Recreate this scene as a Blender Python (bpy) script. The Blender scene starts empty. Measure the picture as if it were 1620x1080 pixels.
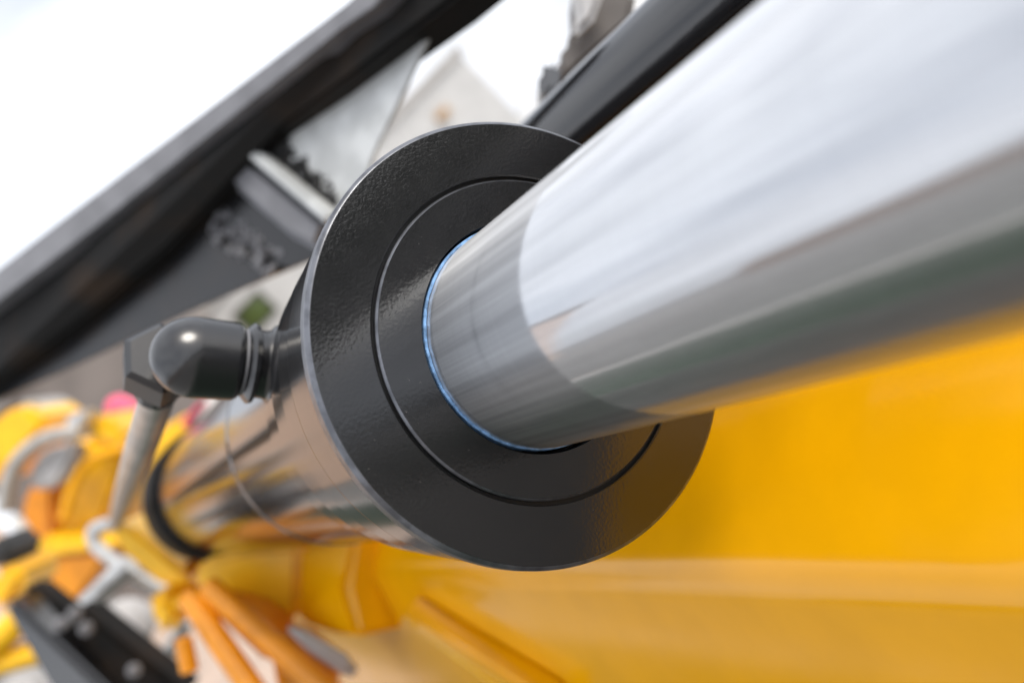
import bpy, bmesh, math, random
import numpy as np
from mathutils import Matrix, Vector
random.seed(7)
S = bpy.context.scene
COL = S.collection
R = 0.1                                   # gland flange radius in metres
HGT = 1.30                                # height of the cylinder axis above the paving

# ------------------------------------------------------------------ camera
F_PX, W_PX, H_PX = 1441.5, 1620, 1080
D_AX = np.array([-0.42465641, -0.21525438, -0.87939325])      # cylinder axis seen from the camera
D_AX /= np.linalg.norm(D_AX)
C0 = np.array([0.0974857, 0.0295919, -3.971421])              # gland centre seen from the camera, in R
AX = -D_AX
E1 = np.array([0, 1., 0]) - D_AX[1] * D_AX; E1 /= np.linalg.norm(E1)
E2 = np.cross(E1, AX)
UP_A = math.radians(135)                                      # the camera is rolled: true up is up-left
ZV = math.cos(UP_A) * E2 + math.sin(UP_A) * E1
YV = np.cross(ZV, AX)                                         # horizontal, away from the photographer's side
RM = np.stack([AX, YV, ZV])                                   # camera frame -> world frame
def w(pc):                                                    # camera frame (R units) -> world (m)
    v = RM @ (np.asarray(pc, float) - C0) * 0.1
    return Vector((v[0], v[1], v[2] + HGT))
def at(px, py, z):                                            # a point seen at px,py at depth z (R units)
    return w([(px - 810) / F_PX * z, -(py - 540) / F_PX * z, -z])
def mc(s, r, a):                                              # cylinder coordinates: along axis, radius, angle
    a = math.radians(a)
    return w(C0 + s * AX + r * (math.cos(a) * E2 + math.sin(a) * E1))
def dirv(v):
    q = RM @ np.asarray(v, float); return Vector(q)
cam = bpy.data.cameras.new('Camera'); camo = bpy.data.objects.new('Camera', cam); COL.objects.link(camo)
m4 = Matrix.Identity(4)
for i in range(3):
    for j in range(3): m4[i][j] = RM[i, j]
m4.translation = w([0, 0, 0])
camo.matrix_world = m4
CAMP = m4.translation.copy()
cam.sensor_width = 36; cam.lens = 36 * F_PX / W_PX
cam.clip_start = 0.01; cam.clip_end = 3000
cam.dof.use_dof = True; cam.dof.focus_distance = 3.93 * R
cam.dof.aperture_fstop = cam.lens / 1000 / (0.078 * R)
cam.dof.aperture_blades = 0
S.camera = camo

# ------------------------------------------------------------------ light
SUN = Vector((0.62, 0.32, 0.72)).normalized()
wd = bpy.data.worlds.new('World'); S.world = wd; wd.use_nodes = True
nt = wd.node_tree; nt.nodes.clear()
def N(t, ty, **k):
    n = t.nodes.new(ty)
    for a, b in k.items():
        if hasattr(n, a): setattr(n, a, b)
    return n
sky = N(nt, 'ShaderNodeTexSky', sky_type='NISHITA', sun_disc=False)
sky.sun_elevation = math.asin(SUN.z); sky.sun_rotation = math.atan2(SUN.x, SUN.y)
sky.air_density = 1.0; sky.dust_density = 5.0; sky.ozone_density = 1.0
tc = N(nt, 'ShaderNodeTexCoord')
mp = N(nt, 'ShaderNodeMapping'); mp.inputs['Scale'].default_value = (1.0, 1.0, 2.6)
no = N(nt, 'ShaderNodeTexNoise'); no.inputs['Scale'].default_value = 1.9; no.inputs['Detail'].default_value = 6; no.inputs['Roughness'].default_value = .55
cr = N(nt, 'ShaderNodeValToRGB'); cr.color_ramp.elements[0].position = .36; cr.color_ramp.elements[1].position = .62
cr.color_ramp.elements[0].color = (.5, .5, .5, 1); cr.color_ramp.elements[1].color = (1, 1, 1, 1)
mx = N(nt, 'ShaderNodeMix', data_type='RGBA'); mx.inputs[7].default_value = (10.4, 10.7, 11.4, 1)
bg = N(nt, 'ShaderNodeBackground'); bg.inputs['Strength'].default_value = 0.10
ow = N(nt, 'ShaderNodeOutputWorld')
L = nt.links.new
L(tc.outputs['Generated'], mp.inputs[0]); L(mp.outputs[0], no.inputs['Vector']); L(no.outputs[0], cr.inputs[0])
L(cr.outputs[0], mx.inputs[0]); L(sky.outputs[0], mx.inputs[6]); L(mx.outputs[2], bg.inputs[0]); L(bg.outputs[0], ow.inputs[0])
sl = bpy.data.lights.new('sun', 'SUN'); sl.energy = 1.8; sl.angle = math.radians(25); sl.color = (1, .95, .87)
so = bpy.data.objects.new('sun', sl); COL.objects.link(so)
so.rotation_euler = SUN.to_track_quat('Z', 'Y').to_euler(); so.location = (0, 0, 6)
S.view_settings.view_transform = 'Standard'; S.view_settings.look = 'None'
S.view_settings.exposure = 0.5; S.view_settings.gamma = 1
S.cycles.use_denoising = True
S.cycles.max_bounces = 8; S.cycles.glossy_bounces = 6
S.cycles.sample_clamp_indirect = 8

# ------------------------------------------------------------------ materials
MATS = {}
def mat(name, col, rough=.5, metal=0, bump=0, bscale=400, var=0, vscale=30, coat=0, spec=.5, rvar=0, stretch=None, col2=None, cpos=(.4, .6)):
    if name in MATS: return MATS[name]
    m = bpy.data.materials.new(name); m.use_nodes = True; t = m.node_tree
    b = t.nodes['Principled BSDF']; l = t.links.new
    b.inputs['Base Color'].default_value = (*col, 1); b.inputs['Roughness'].default_value = rough
    b.inputs['Metallic'].default_value = metal; b.inputs['Specular IOR Level'].default_value = spec
    b.inputs['Coat Weight'].default_value = coat; b.inputs['Coat Roughness'].default_value = .06
    g = N(t, 'ShaderNodeTexCoord'); mpn = N(t, 'ShaderNodeMapping')
    if stretch: mpn.inputs['Scale'].default_value = stretch
    l(g.outputs['Object'], mpn.inputs[0])
    if var or col2:
        n = N(t, 'ShaderNodeTexNoise'); n.inputs['Scale'].default_value = vscale; n.inputs['Detail'].default_value = 5
        l(mpn.outputs[0], n.inputs['Vector'])
        r = N(t, 'ShaderNodeValToRGB')
        c2 = col2 or tuple(min(1, c * (1 + var)) for c in col)
        c1 = col if col2 else tuple(c * (1 - var) for c in col)
        r.color_ramp.elements[0].color = (*c1, 1); r.color_ramp.elements[1].color = (*c2, 1)
        r.color_ramp.elements[0].position = cpos[0]; r.color_ramp.elements[1].position = cpos[1]
        l(n.outputs[0], r.inputs[0]); l(r.outputs[0], b.inputs['Base Color'])
    if rvar:
        n = N(t, 'ShaderNodeTexNoise'); n.inputs['Scale'].default_value = vscale * 1.7; n.inputs['Detail'].default_value = 4
        l(mpn.outputs[0], n.inputs['Vector'])
        r = N(t, 'ShaderNodeMapRange'); r.inputs['To Min'].default_value = rough - rvar; r.inputs['To Max'].default_value = rough + rvar
        l(n.outputs[0], r.inputs[0]); l(r.outputs[0], b.inputs['Roughness'])
    if bump:
        n = N(t, 'ShaderNodeTexNoise'); n.inputs['Scale'].default_value = bscale; n.inputs['Detail'].default_value = 3
        l(g.outputs['Object'], n.inputs['Vector'])
        bp = N(t, 'ShaderNodeBump'); bp.inputs['Strength'].default_value = bump; bp.inputs['Distance'].default_value = .001
        l(n.outputs[0], bp.inputs['Height']); l(bp.outputs[0], b.inputs['Normal'])
        if coat: l(bp.outputs[0], b.inputs['Coat Normal'])
    MATS[name] = m; return m

def chrome():
    m = bpy.data.materials.new('chrome'); m.use_nodes = True; t = m.node_tree; l = t.links.new; t.nodes.clear()
    o = N(t, 'ShaderNodeOutputMaterial'); g = N(t, 'ShaderNodeTexCoord')
    mp1 = N(t, 'ShaderNodeMapping'); mp1.inputs['Scale'].default_value = (3, 260, 260)      # drawn along the axis
    mp2 = N(t, 'ShaderNodeMapping'); mp2.inputs['Scale'].default_value = (900, 6, 6)         # lapping marks round it
    l(g.outputs['Object'], mp1.inputs[0]); l(g.outputs['Object'], mp2.inputs[0])
    n1 = N(t, 'ShaderNodeTexNoise'); n1.inputs['Scale'].default_value = 1; n1.inputs['Detail'].default_value = 4
    n2 = N(t, 'ShaderNodeTexNoise'); n2.inputs['Scale'].default_value = 1; n2.inputs['Detail'].default_value = 4
    l(mp1.outputs[0], n1.inputs['Vector']); l(mp2.outputs[0], n2.inputs['Vector'])
    h2 = N(t, 'ShaderNodeMapRange'); h2.inputs['To Min'].default_value = .36; h2.inputs['To Max'].default_value = .64; l(n2.outputs[0], h2.inputs[0])
    ad = N(t, 'ShaderNodeMath', operation='ADD'); l(n1.outputs[0], ad.inputs[0]); l(h2.outputs[0], ad.inputs[1])
    bp = N(t, 'ShaderNodeBump'); bp.inputs['Strength'].default_value = .05; bp.inputs['Distance'].default_value = .0005
    l(ad.outputs[0], bp.inputs['Height'])
    rr = N(t, 'ShaderNodeValToRGB'); rr.color_ramp.elements[0].position = .75; rr.color_ramp.elements[1].position = 1.25
    mr = N(t, 'ShaderNodeMapRange'); mr.inputs['From Min'].default_value = .7; mr.inputs['From Max'].default_value = 1.3
    mr.inputs['To Min'].default_value = .52; mr.inputs['To Max'].default_value = .72
    l(ad.outputs[0], mr.inputs[0])
    mp3 = N(t, 'ShaderNodeMapping'); mp3.inputs['Scale'].default_value = (1.2, 90, 90); l(g.outputs['Object'], mp3.inputs[0])
    n3 = N(t, 'ShaderNodeTexNoise'); n3.inputs['Scale'].default_value = 1; n3.inputs['Detail'].default_value = 6; n3.inputs['Roughness'].default_value = .7
    l(mp3.outputs[0], n3.inputs['Vector'])
    m3 = N(t, 'ShaderNodeMapRange'); m3.inputs['From Min'].default_value = .35; m3.inputs['From Max'].default_value = .65
    m3.inputs['To Min'].default_value = .40; m3.inputs['To Max'].default_value = .72; l(n3.outputs[0], m3.inputs[0])
    cc = N(t, 'ShaderNodeCombineColor')
    for i, k in enumerate((.975, .995, 1.025)):
        mm = N(t, 'ShaderNodeMath', operation='MULTIPLY'); mm.inputs[1].default_value = k; l(mr.outputs[0], mm.inputs[0]); l(mm.outputs[0], cc.inputs[i])
    a = N(t, 'ShaderNodeBsdfPrincipled'); a.inputs['Roughness'].default_value = .06
    b = N(t, 'ShaderNodeBsdfPrincipled'); b.inputs['Roughness'].default_value = .46; b.inputs['Anisotropic'].default_value = .8; b.inputs['Anisotropic Rotation'].default_value = .25
    tg = N(t, 'ShaderNodeTangent', direction_type='RADIAL', axis='X')
    l(tg.outputs[0], b.inputs['Tangent'])
    for q in (a, b): q.inputs['Metallic'].default_value = 1; l(cc.outputs[0], q.inputs['Base Color']); l(bp.outputs[0], q.inputs['Normal'])
    x = N(t, 'ShaderNodeMixShader'); l(m3.outputs[0], x.inputs[0])
    l(a.outputs[0], x.inputs[1]); l(b.outputs[0], x.inputs[2]); l(x.outputs[0], o.inputs[0])
    return m

M_CHROME = chrome()
M_BLACK = mat('black_textured_paint', (.0085, .0085, .009), rough=.13, bump=.07, bscale=640, coat=.0, spec=1.0, rvar=.05, vscale=60)
def specks(m, thr=.76):
    t = m.node_tree; b = t.nodes['Principled BSDF']; l = t.links.new
    g = N(t, 'ShaderNodeTexCoord'); n = N(t, 'ShaderNodeTexNoise'); n.inputs['Scale'].default_value = 900; n.inputs['Detail'].default_value = 1
    n2 = N(t, 'ShaderNodeTexNoise'); n2.inputs['Scale'].default_value = 14
    l(g.outputs['Object'], n.inputs['Vector']); l(g.outputs['Object'], n2.inputs['Vector'])
    mu = N(t, 'ShaderNodeMath', operation='MULTIPLY_ADD'); mu.inputs[1].default_value = .25; l(n2.outputs[0], mu.inputs[0]); l(n.outputs[0], mu.inputs[2])
    r = N(t, 'ShaderNodeValToRGB'); r.color_ramp.elements[0].position = thr + .125; r.color_ramp.elements[1].position = thr + .16
    l(mu.outputs[0], r.inputs[0])
    x = N(t, 'ShaderNodeMix', data_type='RGBA'); x.inputs[6].default_value = b.inputs['Base Color'].default_value; x.inputs[7].default_value = (.16, .15, .14, 1)
    l(r.outputs[0], x.inputs[0]); l(x.outputs[2], b.inputs['Base Color'])
specks(M_BLACK, .80)
M_GLOSSB = mat('black_gloss_paint', (.012, .012, .013), rough=.12, bump=.008, bscale=120, spec=.5)
M_GLOSSB.node_tree.nodes['Principled BSDF'].inputs['IOR'].default_value = 2.1
M_FIT = mat('black_fitting_paint', (.005, .005, .006), rough=.24, bump=.03, bscale=300, spec=.5)
M_FIT.node_tree.nodes['Principled BSDF'].inputs['IOR'].default_value = 1.75
M_ARMB = mat('black_arm_paint', (.012, .012, .013), rough=.25, bump=.15, bscale=60, spec=.6, col2=(.022, .017, .014), vscale=18, cpos=(.5, .8))
M_EDGE = mat('worn_grey_edge', (.15, .15, .16), rough=.42, var=.12, vscale=25)
M_GALV = mat('galvanised_plate', (.52, .53, .52), rough=.42, metal=.25, var=.14, vscale=25, bump=.2, bscale=120)
M_ZINC = mat('zinc_pipe', (.44, .41, .37), rough=.38, metal=.5, var=.12, vscale=40)
M_BLUE = mat('blue_wiper', (.16, .30, .52), rough=.5, var=.35, vscale=220, bump=.5, bscale=900)
M_YEL = mat('yellow_enamel', (.88, .405, .001), rough=.14, bump=.06, bscale=60, spec=.45, var=.03, vscale=16, rvar=.06)
M_YEL2 = mat('yellow_machine_paint', (.93, .52, .006), rough=.32, var=.07, vscale=22, bump=.1, bscale=60)
M_ORA = mat('orange_machine_paint', (.74, .27, .006), rough=.36, var=.12, vscale=25, bump=.1, bscale=60)
M_RUB = mat('black_rubber', (.02, .02, .02), rough=.6, var=.2, vscale=40, bump=.3, bscale=150)
M_SIL = mat('bright_steel', (.58, .58, .57), rough=.3, metal=.7, var=.1, vscale=60)
M_GREY = mat('grey_brown_paint', (.12, .108, .10), rough=.5, var=.12, vscale=20)
M_LGREY = mat('pale_grey_paint', (.46, .455, .455), rough=.5, var=.08, vscale=20)
M_WHITE = mat('white_render', (.78, .77, .75), rough=.8, var=.06, vscale=3, bump=.2, bscale=30)
M_BROWNW = mat('grey_brown_cladding', (.19, .165, .15), rough=.75, var=.12, vscale=2, bump=.2, bscale=20)
M_ROOF = mat('flat_roof_trim', (.40, .38, .36), rough=.7, var=.1, vscale=4)
M_GLASS = mat('green_window_glass', (.06, .085, .02), rough=.08, var=.3, vscale=2)
M_FRAME = mat('dark_window_frame', (.05, .045, .04), rough=.5)
M_PINK = mat('pink_red_plastic', (.80, .10, .20), rough=.35, var=.1, vscale=20)
M_LIME = mat('lime_hi_vis', (.45, .58, .06), rough=.6, var=.1, vscale=20)
M_BRICK = mat('brown_brick_wall', (.26, .17, .12), rough=.85, var=.3, vscale=6, bump=.3, bscale=40)
M_GRASS = mat('grass', (.028, .050, .030), rough=.9, var=.4, vscale=12, bump=.8, bscale=60)
M_KERB = mat('kerb_concrete', (.48, .46, .43), rough=.85, var=.15, vscale=9, bump=.3, bscale=90)
M_ASPH = mat('grey_asphalt', (.23, .225, .215), rough=.85, var=.2, vscale=3, bump=.4, bscale=80)
M_YARD = mat('pale_concrete', (.62, .61, .59), rough=.85, var=.06, vscale=1.5)
M_WORN = mat('worn_paint_edge', (.15, .155, .17), rough=.3, metal=.8, var=.25, vscale=120)
M_LIP = mat('black_lip_paint', (.009, .0085, .008), rough=.6, spec=.12, col2=(.03, .018, .010), vscale=9, cpos=(.5, .8))
M_PINKB = mat('pink_beige_brick', (.80, .57, .43), rough=.85, var=.12, vscale=4, bump=.2, bscale=30)
M_TAN = mat('tan_plastic', (.42, .24, .09), rough=.6)
M_TUBE = mat('black_satin_tube', (.005, .005, .006), rough=.13, spec=.8, bump=.05, bscale=200)
M_SHADE = mat('shade_dark_asphalt', (.075, .07, .066), rough=.85, var=.15, vscale=5)  # asphalt with the shade beneath the machine put into its colour
M_HEDGE = mat('dark_hedge', (.022, .028, .020), rough=.9, var=.4, vscale=3, bump=1, bscale=8)
M_WALL = mat('pale_grey_render', (.50, .495, .485), rough=.85, var=.06, vscale=3)
M_SEALBLK = mat('black_seal', (.012, .012, .012), rough=.5)

def pave_mat():
    m = bpy.data.materials.new('pink_paving'); m.use_nodes = True; t = m.node_tree; l = t.links.new
    b = t.nodes['Principled BSDF']; b.inputs['Roughness'].default_value = .85
    g = N(t, 'ShaderNodeTexCoord'); br = N(t, 'ShaderNodeTexBrick'); br.inputs['Scale'].default_value = 2.4
    br.inputs['Color1'].default_value = (.58, .43, .33, 1); br.inputs['Color2'].default_value = (.50, .38, .30, 1); br.inputs['Mortar'].default_value = (.36,.31,.27,1)
    br.inputs['Mortar Size'].default_value = .012
    n = N(t, 'ShaderNodeTexNoise'); n.inputs['Scale'].default_value = .5; n.inputs['Detail'].default_value = 5
    l(g.outputs['Object'], br.inputs['Vector']); l(g.outputs['Object'], n.inputs['Vector'])
    x = N(t, 'ShaderNodeMix', data_type='RGBA', blend_type='MULTIPLY'); x.inputs[0].default_value = .5
    r = N(t, 'ShaderNodeValToRGB'); r.color_ramp.elements[0].color = (.6, .6, .6, 1); r.color_ramp.elements[1].color = (1, 1, 1, 1)
    r.color_ramp.elements[0].position = .35; r.color_ramp.elements[1].position = .65
    l(n.outputs[0], r.inputs[0]); l(br.outputs[0], x.inputs[6]); l(r.outputs[0], x.inputs[7]); l(x.outputs[2], b.inputs['Base Color'])
    return m

# ------------------------------------------------------------------ helpers
def link(name, me, m, parent=None, smooth=False):
    o = bpy.data.objects.new(name, me); COL.objects.link(o)
    if m: me.materials.append(m)
    if smooth:
        for p in me.polygons: p.use_smooth = True
    if parent: o.parent = parent; o.matrix_parent_inverse = parent.matrix_world.inverted()
    return o
def thing(name, loc, label, cat, group=None):
    o = bpy.data.objects.new(name, None); COL.objects.link(o); o.location = loc
    o.empty_display_size = .05
    o.matrix_world = Matrix.Translation(loc)
    tag(o, label, cat, group); return o
def tag(o, label=None, cat=None, group=None, kind=None):
    if label: o['label'] = label
    if cat: o['category'] = cat
    if group: o['group'] = group
    if kind: o['kind'] = kind
    return o
def bm_obj(name, bm, m, parent=None, smooth=False, bevel=0, seg=2):
    bmesh.ops.recalc_face_normals(bm, faces=bm.faces)
    if bevel:
        ed = [e for e in bm.edges if len(e.link_faces) == 2 and e.calc_face_angle(0) > .5]
        bmesh.ops.bevel(bm, geom=ed, offset=bevel, segments=seg, affect='EDGES', clamp_overlap=True)
    me = bpy.data.meshes.new(name); bm.to_mesh(me); bm.free()
    o = link(name, me, m, parent, smooth)
    if smooth:
        o.data.set_sharp_from_angle(angle=math.radians(35))
    return o
def lathe(name, prof, m, parent, base, axis, n=128, closed=True, wob=None):
    """prof: (distance along axis, radius) in metres, swept round the axis through base"""
    axis = axis.normalized(); u = axis.orthogonal().normalized(); v = axis.cross(u)
    sup = []; np_ = len(prof)
    for i, (a, r) in enumerate(prof):
        sup.append((a, r))
        if i == np_ - 1 and not closed: break
        b_, q = prof[(i + 1) % np_]; ln_ = math.hypot(b_ - a, q - r)
        if ln_ > .03 * R:
            e = .006 * R / ln_
            sup += [(a + (b_ - a) * e, r + (q - r) * e), (b_ - (b_ - a) * e, q - (q - r) * e)]
    prof = sup if n > 12 else prof
    bm = bmesh.new(); rings = []
    for (a, r) in prof:
        ring = []
        for k in range(n):
            t = 2 * math.pi * k / n
            dr = wob(t) if wob else 0
            ring.append(bm.verts.new(base + axis * (a + dr) + (u * math.cos(t) + v * math.sin(t)) * r))
        rings.append(ring)
    pairs = list(zip(rings, rings[1:])) + ([(rings[-1], rings[0])] if closed else [])
    for p, q in pairs:
        for k in range(n):
            bm.faces.new((p[k], p[(k + 1) % n], q[(k + 1) % n], q[k]))
    if not closed:
        for ring in (rings[0], rings[-1]): bm.faces.new(ring)
    return bm_obj(name, bm, m, parent, smooth=True)
def slab(name, pts, thick, m, parent=None, bevel=.004, seg=2):
    """a plate: outline points in the world, given thickness away from the camera"""
    bm = bmesh.new(); vs = [bm.verts.new(p) for p in pts]; f = bm.faces.new(vs); bm.normal_update()
    nrm = f.normal.copy()
    if nrm.dot(f.calc_center_median() - CAMP) < 0: nrm = -nrm
    r = bmesh.ops.extrude_face_region(bm, geom=[f])
    for v in [g for g in r['geom'] if isinstance(g, bmesh.types.BMVert)]: v.co += nrm * thick
    return bm_obj(name, bm, m, parent, smooth=True, bevel=bevel, seg=seg)
FZ = 1.0
def pslab(name, pix, z, thick, m, parent=None, bevel=.004, seg=2):
    return slab(name, [at(p[0], p[1], p[2] if len(p) > 2 else z) for p in pix], thick * FZ, m, parent, bevel * FZ, seg)
def tube(name, pts, r, m, parent=None, n=20, r2=None):
    """a round bar through world points"""
    bm = bmesh.new(); rings = []
    k = len(pts)
    for i, p in enumerate(pts):
        d = (pts[min(i + 1, k - 1)] - pts[max(i - 1, 0)]).normalized()
        u = d.cross(Vector((.13, .31, .94))).normalized(); v = d.cross(u)
        rr = r if r2 is None else r + (r2 - r) * i / (k - 1)
        rings.append([bm.verts.new(p + (u * math.cos(2 * math.pi * j / n) + v * math.sin(2 * math.pi * j / n)) * rr) for j in range(n)])
    for a, b in zip(rings, rings[1:]):
        for j in range(n): bm.faces.new((a[j], a[(j + 1) % n], b[(j + 1) % n], b[j]))
    bm.faces.new(rings[0]); bm.faces.new(rings[-1])
    return bm_obj(name, bm, m, parent, smooth=True)
def curve_pts(ps, n=14):
    out = []
    for i in range(len(ps) - 1):
        p0 = ps[max(i - 1, 0)]; p1 = ps[i]; p2 = ps[i + 1]; p3 = ps[min(i + 2, len(ps) - 1)]
        for k in range(n):
            t = k / n
            out.append(.5 * ((2 * p1) + (-p0 + p2) * t + (2 * p0 - 5 * p1 + 4 * p2 - p3) * t * t + (-p0 + 3 * p1 - 3 * p2 + p3) * t ** 3))
    out.append(ps[-1]); return out
def box(name, lo, hi, m, parent=None, bevel=0):
    bm = bmesh.new()
    vs = [bm.verts.new((x, y, z)) for x in (lo[0], hi[0]) for y in (lo[1], hi[1]) for z in (lo[2], hi[2])]
    for f in ((0, 1, 3, 2), (4, 6, 7, 5), (0, 4, 5, 1), (2, 3, 7, 6), (0, 2, 6, 4), (1, 5, 7, 3)): bm.faces.new([vs[i] for i in f])
    return bm_obj(name, bm, m, parent, bevel=bevel)
XA = Vector((1, 0, 0)); ORG = Vector((0, 0, HGT))

# ------------------------------------------------------------------ setting
bm = bmesh.new(); bmesh.ops.create_grid(bm, x_segments=2, y_segments=2, size=400)
tag(bm_obj('ground', bm, M_ASPH), kind='structure')
tag(box('brick_paving', (-21, -2.4, -.05), (-4.0, 1.5, .004), pave_mat()), 'pink beige brick paving along the machine', kind='structure')
tag(box('shade_strip', (-3.95, -.92, -.05), (7, 2.9, .006), M_SHADE), 'asphalt strip coloured dark for the shade under the machine', kind='structure')
tag(box('concrete_yard', (-200, 3, -.05), (200, 300, .006), M_YARD), 'pale concrete yard behind the machine', kind='structure')
tag(box('concrete_apron', (13, -60, -.05), (50, 2.95, .008), M_YARD), 'pale concrete apron', kind='structure')
tag(box('grass', (-9, -2.0, -.02), (9, -.95, .012), M_GRASS), 'short green grass strip beside the machine', kind='structure')
tag(box('kerb', (-9, -2.22, -.05), (9, -2.0, .09), M_KERB, bevel=.015), 'pale concrete kerb along the grass strip', kind='structure')
gw = thing('garden_wall', (0, -17, 0), 'low brown brick garden wall beyond the grass', 'wall')
box('wall', (-18, -17.4, 0), (30, -17, 1.9), M_BRICK, gw); box('coping', (-18.1, -17.47, 1.9), (30.1, -16.93, 2.0), M_KERB, gw)
hg = box('hedge', (52, -60, 0), (55, 60, 6.5), M_HEDGE); tag(hg, 'tall dark hedge closing the far end of the yard', 'hedge')
bh = thing('brick_house', (-22, -7, 0), 'pink beige brick house standing beyond the paving', 'house')
box('wall', (-28, -13, 0), (-22, -.6, 7.4), M_PINKB, bh)
box('roof', (-28.3, -13.3, 7.4), (-21.7, -.3, 7.7), M_BROWNW, bh)
for k, y_ in enumerate((-11, -7.5, -4)):
    f_ = box('window', (-22.0, y_ - .6, 2.6), (-21.94, y_ + .6, 3.9), M_WHITE, bh); box('pane', (-21.95, y_ - .5, 2.7), (-21.92, y_ + .5, 3.8), M_FRAME, f_)

fwd = dirv([0, 0, -1]); hz = fwd.cross(Vector((0, 0, 1))).normalized()        # horizontal, to the right
fh = Vector((fwd.x, fwd.y, 0)).normalized()
def building(name, corner, width, depth, height_extra, m, label, trim=None):
    """flat roofed block: corner is the top of its right front vertical edge"""
    t = thing(name, (corner.x, corner.y, 0), label, 'building')
    top = corner.z
    def blk(nm, a, b, f0, f1, z0, z1, mm, par):
        base = Vector((corner.x, corner.y, 0))
        bm = bmesh.new(); vs = []
        for q in (a, b):
            for p in (f0, f1):
                for z in (z0, z1): vs.append(bm.verts.new(base - hz * q + fh * p + Vector((0, 0, z))))
        for f in ((0, 1, 3, 2), (4, 6, 7, 5), (0, 4, 5, 1), (2, 3, 7, 6), (0, 2, 6, 4), (1, 5, 7, 3)): bm.faces.new([vs[i] for i in f])
        return bm_obj(nm, bm, mm, par)
    blk('wall', 0, width, 0, depth, 0, top - .12, m, t)
    blk('roof_trim', -.1, width + .1, -.1, depth + .1, top - .12, top + .06, trim or M_ROOF, t)
    return t, blk
wb, blk = building('white_building', at(722, 78, 200), 9.5, 5, 0, M_WALL, 'white rendered flat roofed building behind the black arm')
def on_wall(px, py):
    c = at(722, 78, 200); ray = (at(px, py, 10) - CAMP).normalized()
    t = (c - CAMP).dot(fh) / ray.dot(fh); p = CAMP + ray * t
    return (c - p).dot(hz), p.z
q, z = on_wall(404, 494)
fr = blk('window', q - .42, q + .42, -.05, .05, z - .32, z + .32, M_FRAME, wb)
blk('pane', q - .34, q + .34, -.07, -.045, z - .24, z + .24, M_GLASS, fr)
q, z = on_wall(700, 181)
blk('wall_lamp', q - .17, q + .17, -.15, .0, z - .07, z + .07, M_TAN, wb)
blk('sill_band', 0.5, 9, -.06, 0, .3, .45, M_ROOF, wb)
gb, blk2 = building('grey_building', at(150, 470, 150), 3.6, 5, 0, M_BROWNW, 'grey brown clad building at the far left behind the yellow parts')

# ------------------------------------------------------------------ the hydraulic cylinder
hc = thing('hydraulic_cylinder', ORG, 'black hydraulic cylinder with thick chrome rod running out towards the viewer', 'hydraulic cylinder')
def pr(l): return [(s * R, r * R) for s, r in l]
lathe('rod', pr([(-.6, .2), (-.6, .497), (14, .497), (14, .2)]), M_CHROME, hc, ORG, XA, n=256)['label'] = 'polished chrome piston rod'
fl = lathe('gland_flange', pr([(0, .738), (.0, .979), (-.004, .983), (-.02, .99), (-.085, .99), (-.10, .99), (-.10, .75), (-.05, .738), (-.006, .732)]), M_BLACK, hc, ORG, XA, n=256)
fl['label'] = 'broad black painted gland face with orange peel texture'
lathe('gland_ring', pr([(-.012, .517), (.004, .521), (.004, .705), (-.004, .710), (-.05, .710), (-.09, .716), (-.09, .516), (-.02, .516)]), M_BLACK, hc, ORG, XA, n=256)
lathe('worn_edge', pr([(-.0015, .9795), (-.003, .9835), (-.014, .9965), (-.022, .9995), (-.082, .9995), (-.084, .985), (-.02, .985)]), M_WORN, fl, ORG, XA, n=256)
lathe('ring_edge', pr([(.003, .7055), (-.007, .7155), (-.05, .7155), (-.05, .708), (-.01, .706)]), M_WORN, bpy.data.objects['gland_ring'], ORG, XA, n=256)
lathe('groove_floor', pr([(-.040, .70), (-.040, .76), (-.06, .76), (-.06, .70)]), M_SEALBLK, hc, ORG, XA, n=200)
rs = random.Random(3); ph = [rs.uniform(0, 6.28) for _ in range(6)]
lathe('wiper_seal', pr([(-.05, .490), (-.006, .490), (.004, .492), (.005, .500), (.001, .503), (-.05, .504)]), M_BLUE, hc, mc(0, .008, 172), XA, n=256,
      wob=lambda t: .00022 * (math.sin(17 * t + ph[0]) + .8 * math.sin(31 * t + ph[1]) + .7 * math.sin(53 * t + ph[2])))['label'] = 'blue wiper seal round the rod'
lathe('collar', pr([(-.098, .6), (-.098, .955), (-.12, .965), (-.50, .965), (-.53, .945), (-.80, .945), (-.83, .92), (-1.12, .92), (-1.15, .6)]), M_GLOSSB, hc, ORG, XA, n=256)
bar = lathe('barrel', pr([(-1.1, .5), (-1.1, .86), (-1.62, .86), (-1.66, .83), (-3.2, .83), (-3.22, .838), (-3.3, .838), (-3.32, .83), (-10.0, .83), (-10.0, .5)]), M_GLOSSB, hc, ORG, XA, n=256)
lathe('end_ring', pr([(-9.3, .5), (-9.3, .86), (-9.4, .92), (-10.55, .93), (-10.6, .88), (-10.6, .5)]), M_LIP, hc, ORG, XA, n=128)
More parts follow.
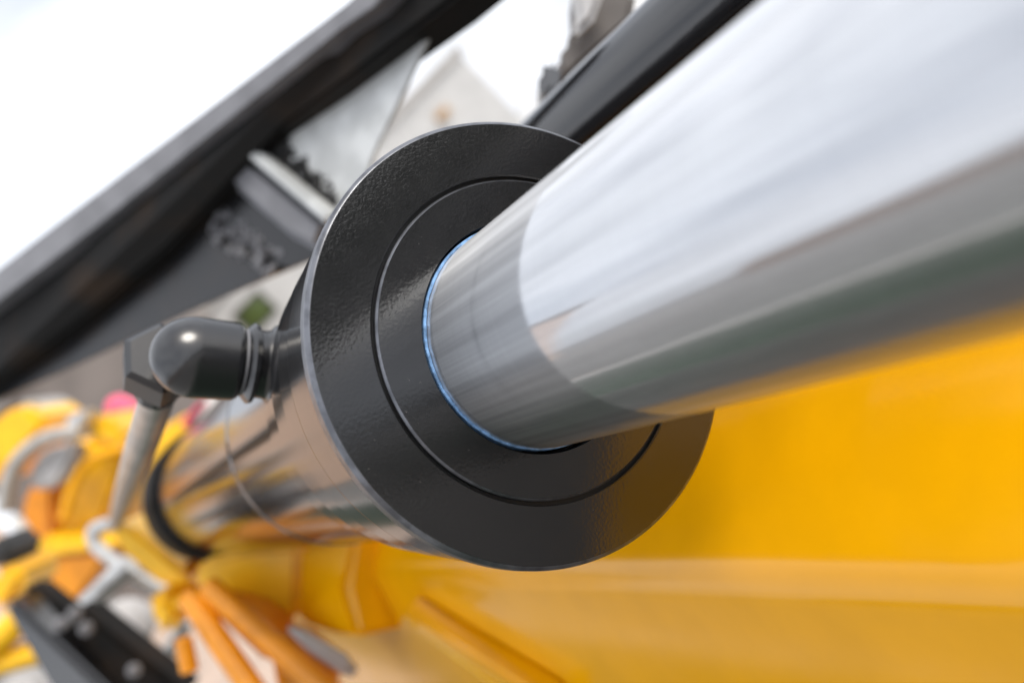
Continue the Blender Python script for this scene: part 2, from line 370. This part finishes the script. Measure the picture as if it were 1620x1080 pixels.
# port boss and elbow fitting
p0 = at(470, 582, 5.06); p1 = at(222, 556, 4.72); pax = (p1 - p0).normalized(); q_ = 1.16
def pq(l): return [(s * R * q_, r * R * q_) for s, r in l]
pf = lathe('port_fitting', pq([(0, .06), (0, .19), (.12, .19), (.14, .165), (.16, .16), (.19, .16), (.20, .185), (.22, .19), (.24, .17), (.255, .15), (.27, .17), (.29, .182), (.46, .187)] + [(.46 + .205 * math.sin(k * math.pi / 28), .187 * math.cos(k * math.pi / 28)) for k in range(1, 14)] + [(.665, .008)]), M_FIT, hc, p0, pax, n=96)
nb = at(254, 572, 5.1); nax = (at(236, 668, 5.9) - nb).normalized()
lathe('elbow_nut', [(s * R, r * R) for s, r in [(-.08, .01), (-.08, .18), (-.05, .215), (.16, .215), (.19, .18), (.19, .01)]], M_FIT, pf, nb, nax, n=6)
lathe('thread_ring', pq([(.245, .13), (.245, .158), (.262, .158), (.262, .13)]), M_EDGE, pf, p0, pax, n=64)

# return pipe from the fitting back along the barrel
pp = thing('return_pipe', at(250, 600, 4.7), 'beige zinc pipe running back from the black port fitting', 'pipe')
tube('pipe', curve_pts([at(252, 580, 5.2), at(248, 628, 5.45), at(236, 668, 5.9), at(216, 726, 6.8), at(193, 792, 10.5), at(182, 830, 14)]), .105 * R, M_ZINC, pp, n=28)
tube('ferrule', [at(250, 590, 5.25), at(247, 618, 5.4)], .13 * R, M_FIT, pp, n=28)

# ------------------------------------------------------------------ yellow boom side
cam2 = np.array([(-C0) @ E2, (-C0) @ E1])
def c2(ang, t): a = math.radians(ang); return cam2 + t * np.array([math.cos(a), math.sin(a)])
def polar(p): return np.array(p, float)
fold = c2(-7.6, 3.05)
un = math.radians(76); ud = np.array([math.cos(un), math.sin(un)])
ln = math.radians(-62); ld = np.array([math.cos(ln), math.sin(ln)])
def prof_boom():
    top = fold + ud * 1.9; out = []
    back = np.array([math.cos(math.radians(-15)), math.sin(math.radians(-15))])
    out.append(top + back * .9); out.append(top + back * .06 ); out.append(top - ud * .06)
    r = .16
    a = fold + ud * r; b = fold + ld * r
    for k in range(13):
        t = k / 12; out.append((1 - t) ** 2 * a + 2 * t * (1 - t) * fold + t * t * b)
    bot = fold + ld * 2.6
    out.append(bot - ld * .1); out.append(bot + back * .1); out.append(bot + back * .9)
    return out
def wc2(s, p): return w(C0 + s * AX + p[0] * E2 + p[1] * E1)
yb = thing('yellow_boom', wc2(-4, fold), 'glossy yellow enamelled steel boom side behind the chrome rod', 'boom')
PB = prof_boom()
def extr(name, prof, s0, s1, m, parent, bevel=0, nseg=1):
    bm = bmesh.new(); rings = []
    for i in range(nseg + 1):
        s = s0 + (s1 - s0) * i / nseg
        rings.append([bm.verts.new(wc2(s, p)) for p in prof])
    n = len(prof)
    for a, b in zip(rings, rings[1:]):
        for k in range(n): bm.faces.new((a[k], a[(k + 1) % n], b[(k + 1) % n], b[k]))
    bm.faces.new(rings[0]); bm.faces.new(rings[-1])
    return bm_obj(name, bm, m, parent, smooth=True, bevel=bevel)
extr('side_panel', PB, -13.5, 1.75, M_YEL, yb)
# raised bar and bracket welded on the lower face
nout = np.array([math.cos(ln - math.pi / 2), math.sin(ln - math.pi / 2)])
def low(t, o): return fold + ld * t + nout * o
def bar_on(name, s0, t0, s1, t1, wd_, hgt, m):
    bm = bmesh.new(); vs = []
    p0, p1 = np.array([s0, t0]), np.array([s1, t1]); dd = (p1 - p0) / np.linalg.norm(p1 - p0); pn = np.array([-dd[1], dd[0]])
    for q, e in ((p0, -1), (p1, 1)):
        for sg in (-1, 1):
            for o in (-.02, hgt):
                st = q + pn * sg * wd_ / 2 * (1 if o < 0 else .8)
                vs.append(bm.verts.new(wc2(st[0], low(st[1], o))))
    for f in ((0, 1, 3, 2), (4, 6, 7, 5), (0, 4, 5, 1), (2, 3, 7, 6), (0, 2, 6, 4), (1, 5, 7, 3)): bm.faces.new([vs[i] for i in f])
    return bm_obj(name, bm, m, yb, smooth=True, bevel=.004, seg=3)

def hit_low(px, py):                                         # where a sight line meets the lower face: (s, t)
    v = np.array([(px - 810) / F_PX, -(py - 540) / F_PX, -1.]); a, b = v @ E2, v @ E1
    k, tt = np.linalg.solve(np.array([[a, -ld[0]], [b, -ld[1]]]), fold - cam2)
    return (-C0) @ AX + k * (v @ AX), tt
s0_, t0_ = hit_low(672, 958); s1_, t1_ = hit_low(905, 1100)
s2_, t2_ = hit_low(738, 970)
bar_on('stiffener', s0_, t0_, s1_, t1_, .30, .22, M_YEL)
s3_, t3_ = hit_low(690, 990); s4_, t4_ = hit_low(860, 1110)
bar_on('stiffener', s3_, t3_, s4_, t4_, .16, .14, M_YEL2)
# ------------------------------------------------------------------ second black cylinder, upper right
sc_ = thing('second_cylinder', mc(1, 2.0, 55), 'plain black tube running behind the chrome rod at upper right', 'tube')
tb = c2(39.5, 4.3); rr_ = 4.3 * math.sin(math.radians(4.45))
lathe('tube', pr([(-6, .1), (-6, rr_ * .93), (-5.95, rr_), (9, rr_), (9, .1)]), M_TUBE, sc_, wc2(0, tb), XA, n=128)

# blurred grey bracket with its black bolt, behind the tube
bk = thing('mounting_bracket', at(930, 40, 7.5), 'grey brown bracket with black bolt head beside the black tube', 'bracket')
pslab('plate', [(905, -20), (1010, -20), (1000, 35), (905, 120), (885, 128), (880, 90), (908, 60)], 7.4, .05, M_GREY, bk, .006)
pslab('spacer', [(905, -25), (960, -25), (940, 30), (905, 62), (912, 20)], 7.1, .02, M_LGREY, bk, .005)
pslab('bolt_head', [(852, 112), (868, 92), (890, 96), (884, 140), (862, 158), (853, 140)], 7.0, .05, M_GLOSSB, bk, .006)

# ------------------------------------------------------------------ black arm, upper left
BZ = 1.3
arm = thing('steel_beam', at(300, 330, 7 * BZ), 'black steel arm with worn grey top edge against the white sky', 'steel arm')
def zz(x): return (8.6 - 3.0 * (x / 640.)) * BZ
def azp(l, dz=0): return [at(x, y, zz(x) + dz * BZ) for x, y in l]
slab('top_edge', azp([(-60, 470), (80, 361), (330, 171), (545, 8), (600, -40), (640, -40), (590, 12), (540, 45), (147, 362), (-60, 520)]), .07, M_EDGE, arm, .001)
slab('lip', azp([(-60, 516), (147, 357), (540, 41), (590, 10), (640, -40), (760, -40), (700, 12), (440, 206), (263, 392), (133, 500), (-60, 640)], .25), .05, M_LIP, arm, .004)
slab('web', azp([(-60, 600), (133, 490), (263, 380), (400, 240), (500, 340), (520, 400), (440, 432), (300, 492), (110, 582), (-60, 656)], .55), .005, M_ARMB, arm, .001)
slab('light_panel', azp([(430, 214), (560, 115), (700, 10), (640, 142), (592, 240), (560, 340), (520, 330)], .5), .004, M_GALV, arm, .001)
slab('cross_bar', azp([(350, 288), (392, 246), (520, 350), (500, 402), (452, 376)], .30), .05, M_EDGE, arm, .01, 3)
slab('bar_edge', azp([(386, 246), (402, 238), (524, 340), (514, 356)], .18), .02, M_GALV, arm, .004)
def weld(name, a, b, wdt, n, m):
    bm = bmesh.new(); rw = random.Random(len(name) + n)
    d = (b - a); sd = d.cross(fwd).normalized()
    for k in range(n):
        p = a + d * rw.random() + sd * rw.uniform(-wdt, wdt) * BZ
        mt = Matrix.Translation(p) @ Matrix.Rotation(rw.uniform(0, 3), 4, 'X') @ Matrix.Diagonal((rw.uniform(.5, 1.8), rw.uniform(.4, 1), rw.uniform(.4, 1), 1))
        bmesh.ops.create_icosphere(bm, subdivisions=1, radius=.0038 * BZ * rw.uniform(.5, 1.5), matrix=mt)
    o = bm_obj(name, bm, m, arm, smooth=True); o['kind'] = 'stuff'; return o
weld('weld_spatter', *azp([(432, 226), (524, 326)], .47), .011, 150, M_RUB)
weld('weld_spatter', *azp([(330, 335), (440, 410)], .52), .016, 150, M_EDGE)

# ------------------------------------------------------------------ far machine parts, lower left
FZ = 1.5; R = .1 * FZ; at_near = at                          # the far parts stand further back
def at(px, py, z): return at_near(px, py, z * FZ)
def T(name, px, py, z, label, cat): return thing(name, at(px, py, z), label, cat)
hs = T('yellow_housing', 120, 780, 15, 'big yellow machine housing with a pale grey pad, far left', 'machine housing')
pslab('body', [(92, 716), (128, 690), (196, 704), (198, 745), (176, 800), (150, 872), (62, 872), (70, 790)], 15, .30, M_YEL2, hs, .012, 2)
pslab('side_cheek', [(30, 800), (64, 742), (100, 716), (84, 790), (92, 868), (48, 878)], 14.8, .12, M_ORA, hs, .008)
pslab('pad', [(42, 772), (50, 726), (76, 708), (122, 702), (116, 728), (92, 768), (66, 778)], 14.2, .05, M_LGREY, hs, .008, 2)
tube('pad_guard', curve_pts([at(8, 808, 14), at(14, 762, 14), at(34, 722, 14), at(76, 692, 14), at(128, 682, 14)]), .12 * R, M_ZINC, hs, n=20)
tube('rim_bar', curve_pts([at(100, 822, 14.3), at(116, 770, 14.3), at(140, 730, 14.3), at(196, 708, 14.3)]), .08 * R, M_YEL, hs, n=20)
pslab('top_block', [(132, 690), (142, 660), (168, 654), (198, 690), (196, 712), (150, 702)], 14.4, .15, M_YEL2, hs, .01)
pslab('lower_block', [(44, 880), (170, 868), (166, 892), (118, 958), (66, 930), (40, 900)], 14.2, .25, M_ORA, hs, .008)
pslab('block_top', [(36, 872), (64, 850), (152, 852), (176, 868), (44, 884)], 14.1, .06, M_YEL2, hs, .004)
pslab('clip', [(96, 676), (112, 652), (136, 650), (130, 676), (110, 684)], 14, .05, M_SIL, hs, .006)
pslab('highlight_strip', [(12, 824), (22, 816), (56, 860), (44, 874)], 14.0, .02, M_WHITE, hs, .003)  # white strip standing in for a highlight on the housing
ya = T('yellow_lever', 20, 690, 15, 'short yellow lever block at the left edge above the housing', 'lever')
pslab('arm', [(-40, 760), (-40, 690), (8, 650), (36, 640), (70, 664), (66, 684), (30, 720), (-10, 770)], 15, .16, M_YEL2, ya, .01)
pslab('shadow_wedge', [(22, 640), (40, 630), (62, 642), (88, 668), (72, 682), (60, 660)], 15.4, .12, M_ZINC, ya, .008)  # grey-tan wedge standing in for the shadow beside the lever
yw = T('yellow_wedge', 270, 690, 11, 'yellow plate wedge just behind the return pipe', 'plate')
pslab('plate', [(214, 752), (258, 676), (296, 652), (316, 672), (318, 692), (276, 708), (246, 730), (232, 752)], 12.5, .05, M_YEL2, yw, .004)
wr = T('white_fitting', 330, 640, 10, 'small white fitting beside the top of the barrel', 'fitting')
pslab('stem', [(298, 668), (322, 632), (344, 614), (362, 620), (352, 640), (318, 688)], 12.2, .06, M_WHITE, wr, .008)
pslab('red_band', [(284, 668), (312, 640), (322, 634), (300, 664), (296, 680)], 12.1, .05, M_PINK, wr, .004)
pk = T('pink_lamp', 200, 645, 16, 'pink red warning lamp above the yellow housing', 'lamp')
lathe('lens', pr([(-.75, .05), (-.75, .27), (.0, .30), (.25, .25), (.38, .14), (.42, .02)]), M_PINK, pk, at(200, 655, 17), Vector((0, 0, 1)), n=40)
lathe('base', pr([(-1.1, .05), (-1.1, .32), (-.74, .32), (-.74, .05)]), M_GREY, pk, at(200, 655, 17), Vector((0, 0, 1)), n=40)
lm = T('lime_cover', 205, 775, 18, 'lime green cover low between pipe and barrel end', 'cover')
pslab('shell', [(192, 800), (200, 758), (216, 742), (226, 756), (214, 795)], 17, .06, M_LIME, lm, .006, 2)
yk = T('yellow_clevis', 220, 870, 12, 'yellow clevis bracket under the end of the barrel', 'bracket')
pslab('near_cheek', [(172, 832), (204, 830), (270, 884), (306, 912), (300, 940), (246, 922), (190, 872)], 8.6, .06, M_YEL2, yk, .006)
pslab('far_cheek', [(300, 905), (330, 884), (400, 866), (474, 862), (470, 985), (392, 968), (330, 950)], 7.6, .05, M_YEL2, yk, .005)
pslab('wing', [(474, 862, 7.55), (560, 848, 6.7), (548, 930, 6.7), (566, 1008, 6.7), (520, 1002, 7.1), (470, 985, 7.55)], 7.2, .05, M_YEL, yk, .005)
pslab('foot', [(232, 935), (268, 945), (284, 975), (262, 1014), (240, 992)], 8.2, .08, M_YEL2, yk, .008, 2)
pslab('foot_pad', [(276, 905), (292, 888), (300, 905), (290, 925)], 8.1, .05, M_YEL, yk, .006)
for nm, lab, pts, r in (
    ('control_rod', 'bent bright steel rod beside the yellow housing', [at(176, 828, 11), at(150, 838, 11), at(152, 862, 11), at(190, 896, 11)], .085),
    ('push_rod', 'straight bright steel push rod above the black rail', [at(206, 892, 10.6), at(134, 960, 10.6)], .13),
    ('link_rod', 'bright steel link rod crossing to the orange frame', [at(196, 902, 10.8), at(245, 928, 10.9), at(300, 948, 11)], .08),
    ('lock_pin', 'short bright steel pin by the orange frame', [at(296, 980, 10.6), at(268, 1030, 10.6)], .09)):
    o = tube(nm, curve_pts(pts) if len(pts) > 2 else pts, r * R, M_SIL, None, n=24); tag(o, lab, 'rod', 'bright steel rods at lower left')
br_ = T('black_rail', 150, 1010, 10, 'pair of black steel rails with bolts at lower left corner', 'rail')
pslab('rail', [(100, 975), (125, 962), (300, 1100), (180, 1100)], 9.6, .05, M_LIP, br_, .006)
pslab('rail', [(0, 955), (20, 948), (190, 1110), (90, 1110)], 9.4, .06, M_GLOSSB, br_, .006)
pslab('cross_piece', [(30, 935), (48, 925), (112, 975), (95, 992)], 9.8, .04, M_LIP, br_, .005)
for x, y in ((96, 986), (136, 994), (212, 1060), (118, 970)):
    lathe('bolt', pr([(0, .02), (0, .075), (.03, .075), (.05, .05), (.055, .01)]), M_EDGE, br_, at(x, y, 9.35), CAMP - at(x, y, 9.35), n=24)
wl = T('road_wheel', 40, 1080, 12, 'grey wheel with black tyre at the bottom left corner', 'wheel')
wc = at(38, 1095, 12.5); wa = (CAMP - wc).normalized() + Vector((.2, .1, .25))
lathe('tyre', pr([(-.5, .40), (-.5, .58), (-.4, .66), (.2, .66), (.3, .60), (.3, .46)]), M_RUB, wl, wc, wa, n=64)
lathe('rim', pr([(-.4, .05), (-.4, .47), (.26, .47), (.26, .41), (.12, .38), (.12, .20), (.22, .16), (.22, .04)]), M_LGREY, wl, wc, wa, n=64)
sy = T('yellow_strut', 30, 1000, 11, 'forked yellow strut above the wheel at left edge', 'strut')
tube('strut', [at(-30, 1040, 10.6), at(34, 975, 10.6)], .16 * R, M_YEL2, sy); tube('strut', [at(-30, 1056, 10.7), at(68, 1030, 10.7)], .14 * R, M_YEL2, sy)
pslab('lug', [(-20, 905), (28, 890), (42, 915), (10, 962), (-20, 968)], 11, .1, M_YEL2, sy, .01)
bp_ = T('black_stop', 8, 872, 11, 'black rubber stop block at the left edge', 'stop block')
pslab('block', [(-20, 850), (12, 858), (22, 884), (0, 902), (-20, 900)], 11, .08, M_RUB, bp_, .01, 3)
gm = T('grey_motor', 205, 985, 12, 'round pale grey motor between the black rail and orange frame', 'motor')
lathe('casing', pr([(-.6, .05), (-.6, .30), (.1, .32), (.16, .26), (.2, .1), (.2, .01)]), M_LGREY, gm, at(205, 985, 12), CAMP - at(205, 985, 12) + Vector((.1, 0, .2)), n=48)
pr_ = T('pale_cover', 500, 1030, 12, 'pale lavender grey cover plate below the yellow bracket wing', 'cover plate')
pslab('plate', [(445, 992), (482, 1003), (556, 1048), (566, 1076), (540, 1070), (486, 1032)], 6.8, .015, M_LGREY, pr_, .006)
of = T('orange_frame', 380, 1000, 11, 'orange steel frame legs at the bottom left', 'frame')
tube('leg', [at(300, 945, 7.2), at(420, 1120, 6.6)], .095 * R, M_ORA, of); tube('leg', [at(330, 930, 7.2), at(540, 1110, 6.6)], .10 * R, M_ORA, of)
pslab('gusset', [(424, 1020), (462, 1022), (512, 1064), (524, 1110), (440, 1110)], 6.9, .06, M_ORA, of, .005)
pslab('frame_plate', [(310, 950), (400, 972), (450, 1010), (470, 1060), (420, 1050), (350, 985)], 7.1, .05, M_ORA, of, .005)
tube('cross_bar', [at(290, 1010, 7), at(300, 1060, 7)], .07 * R, M_ORA, of)
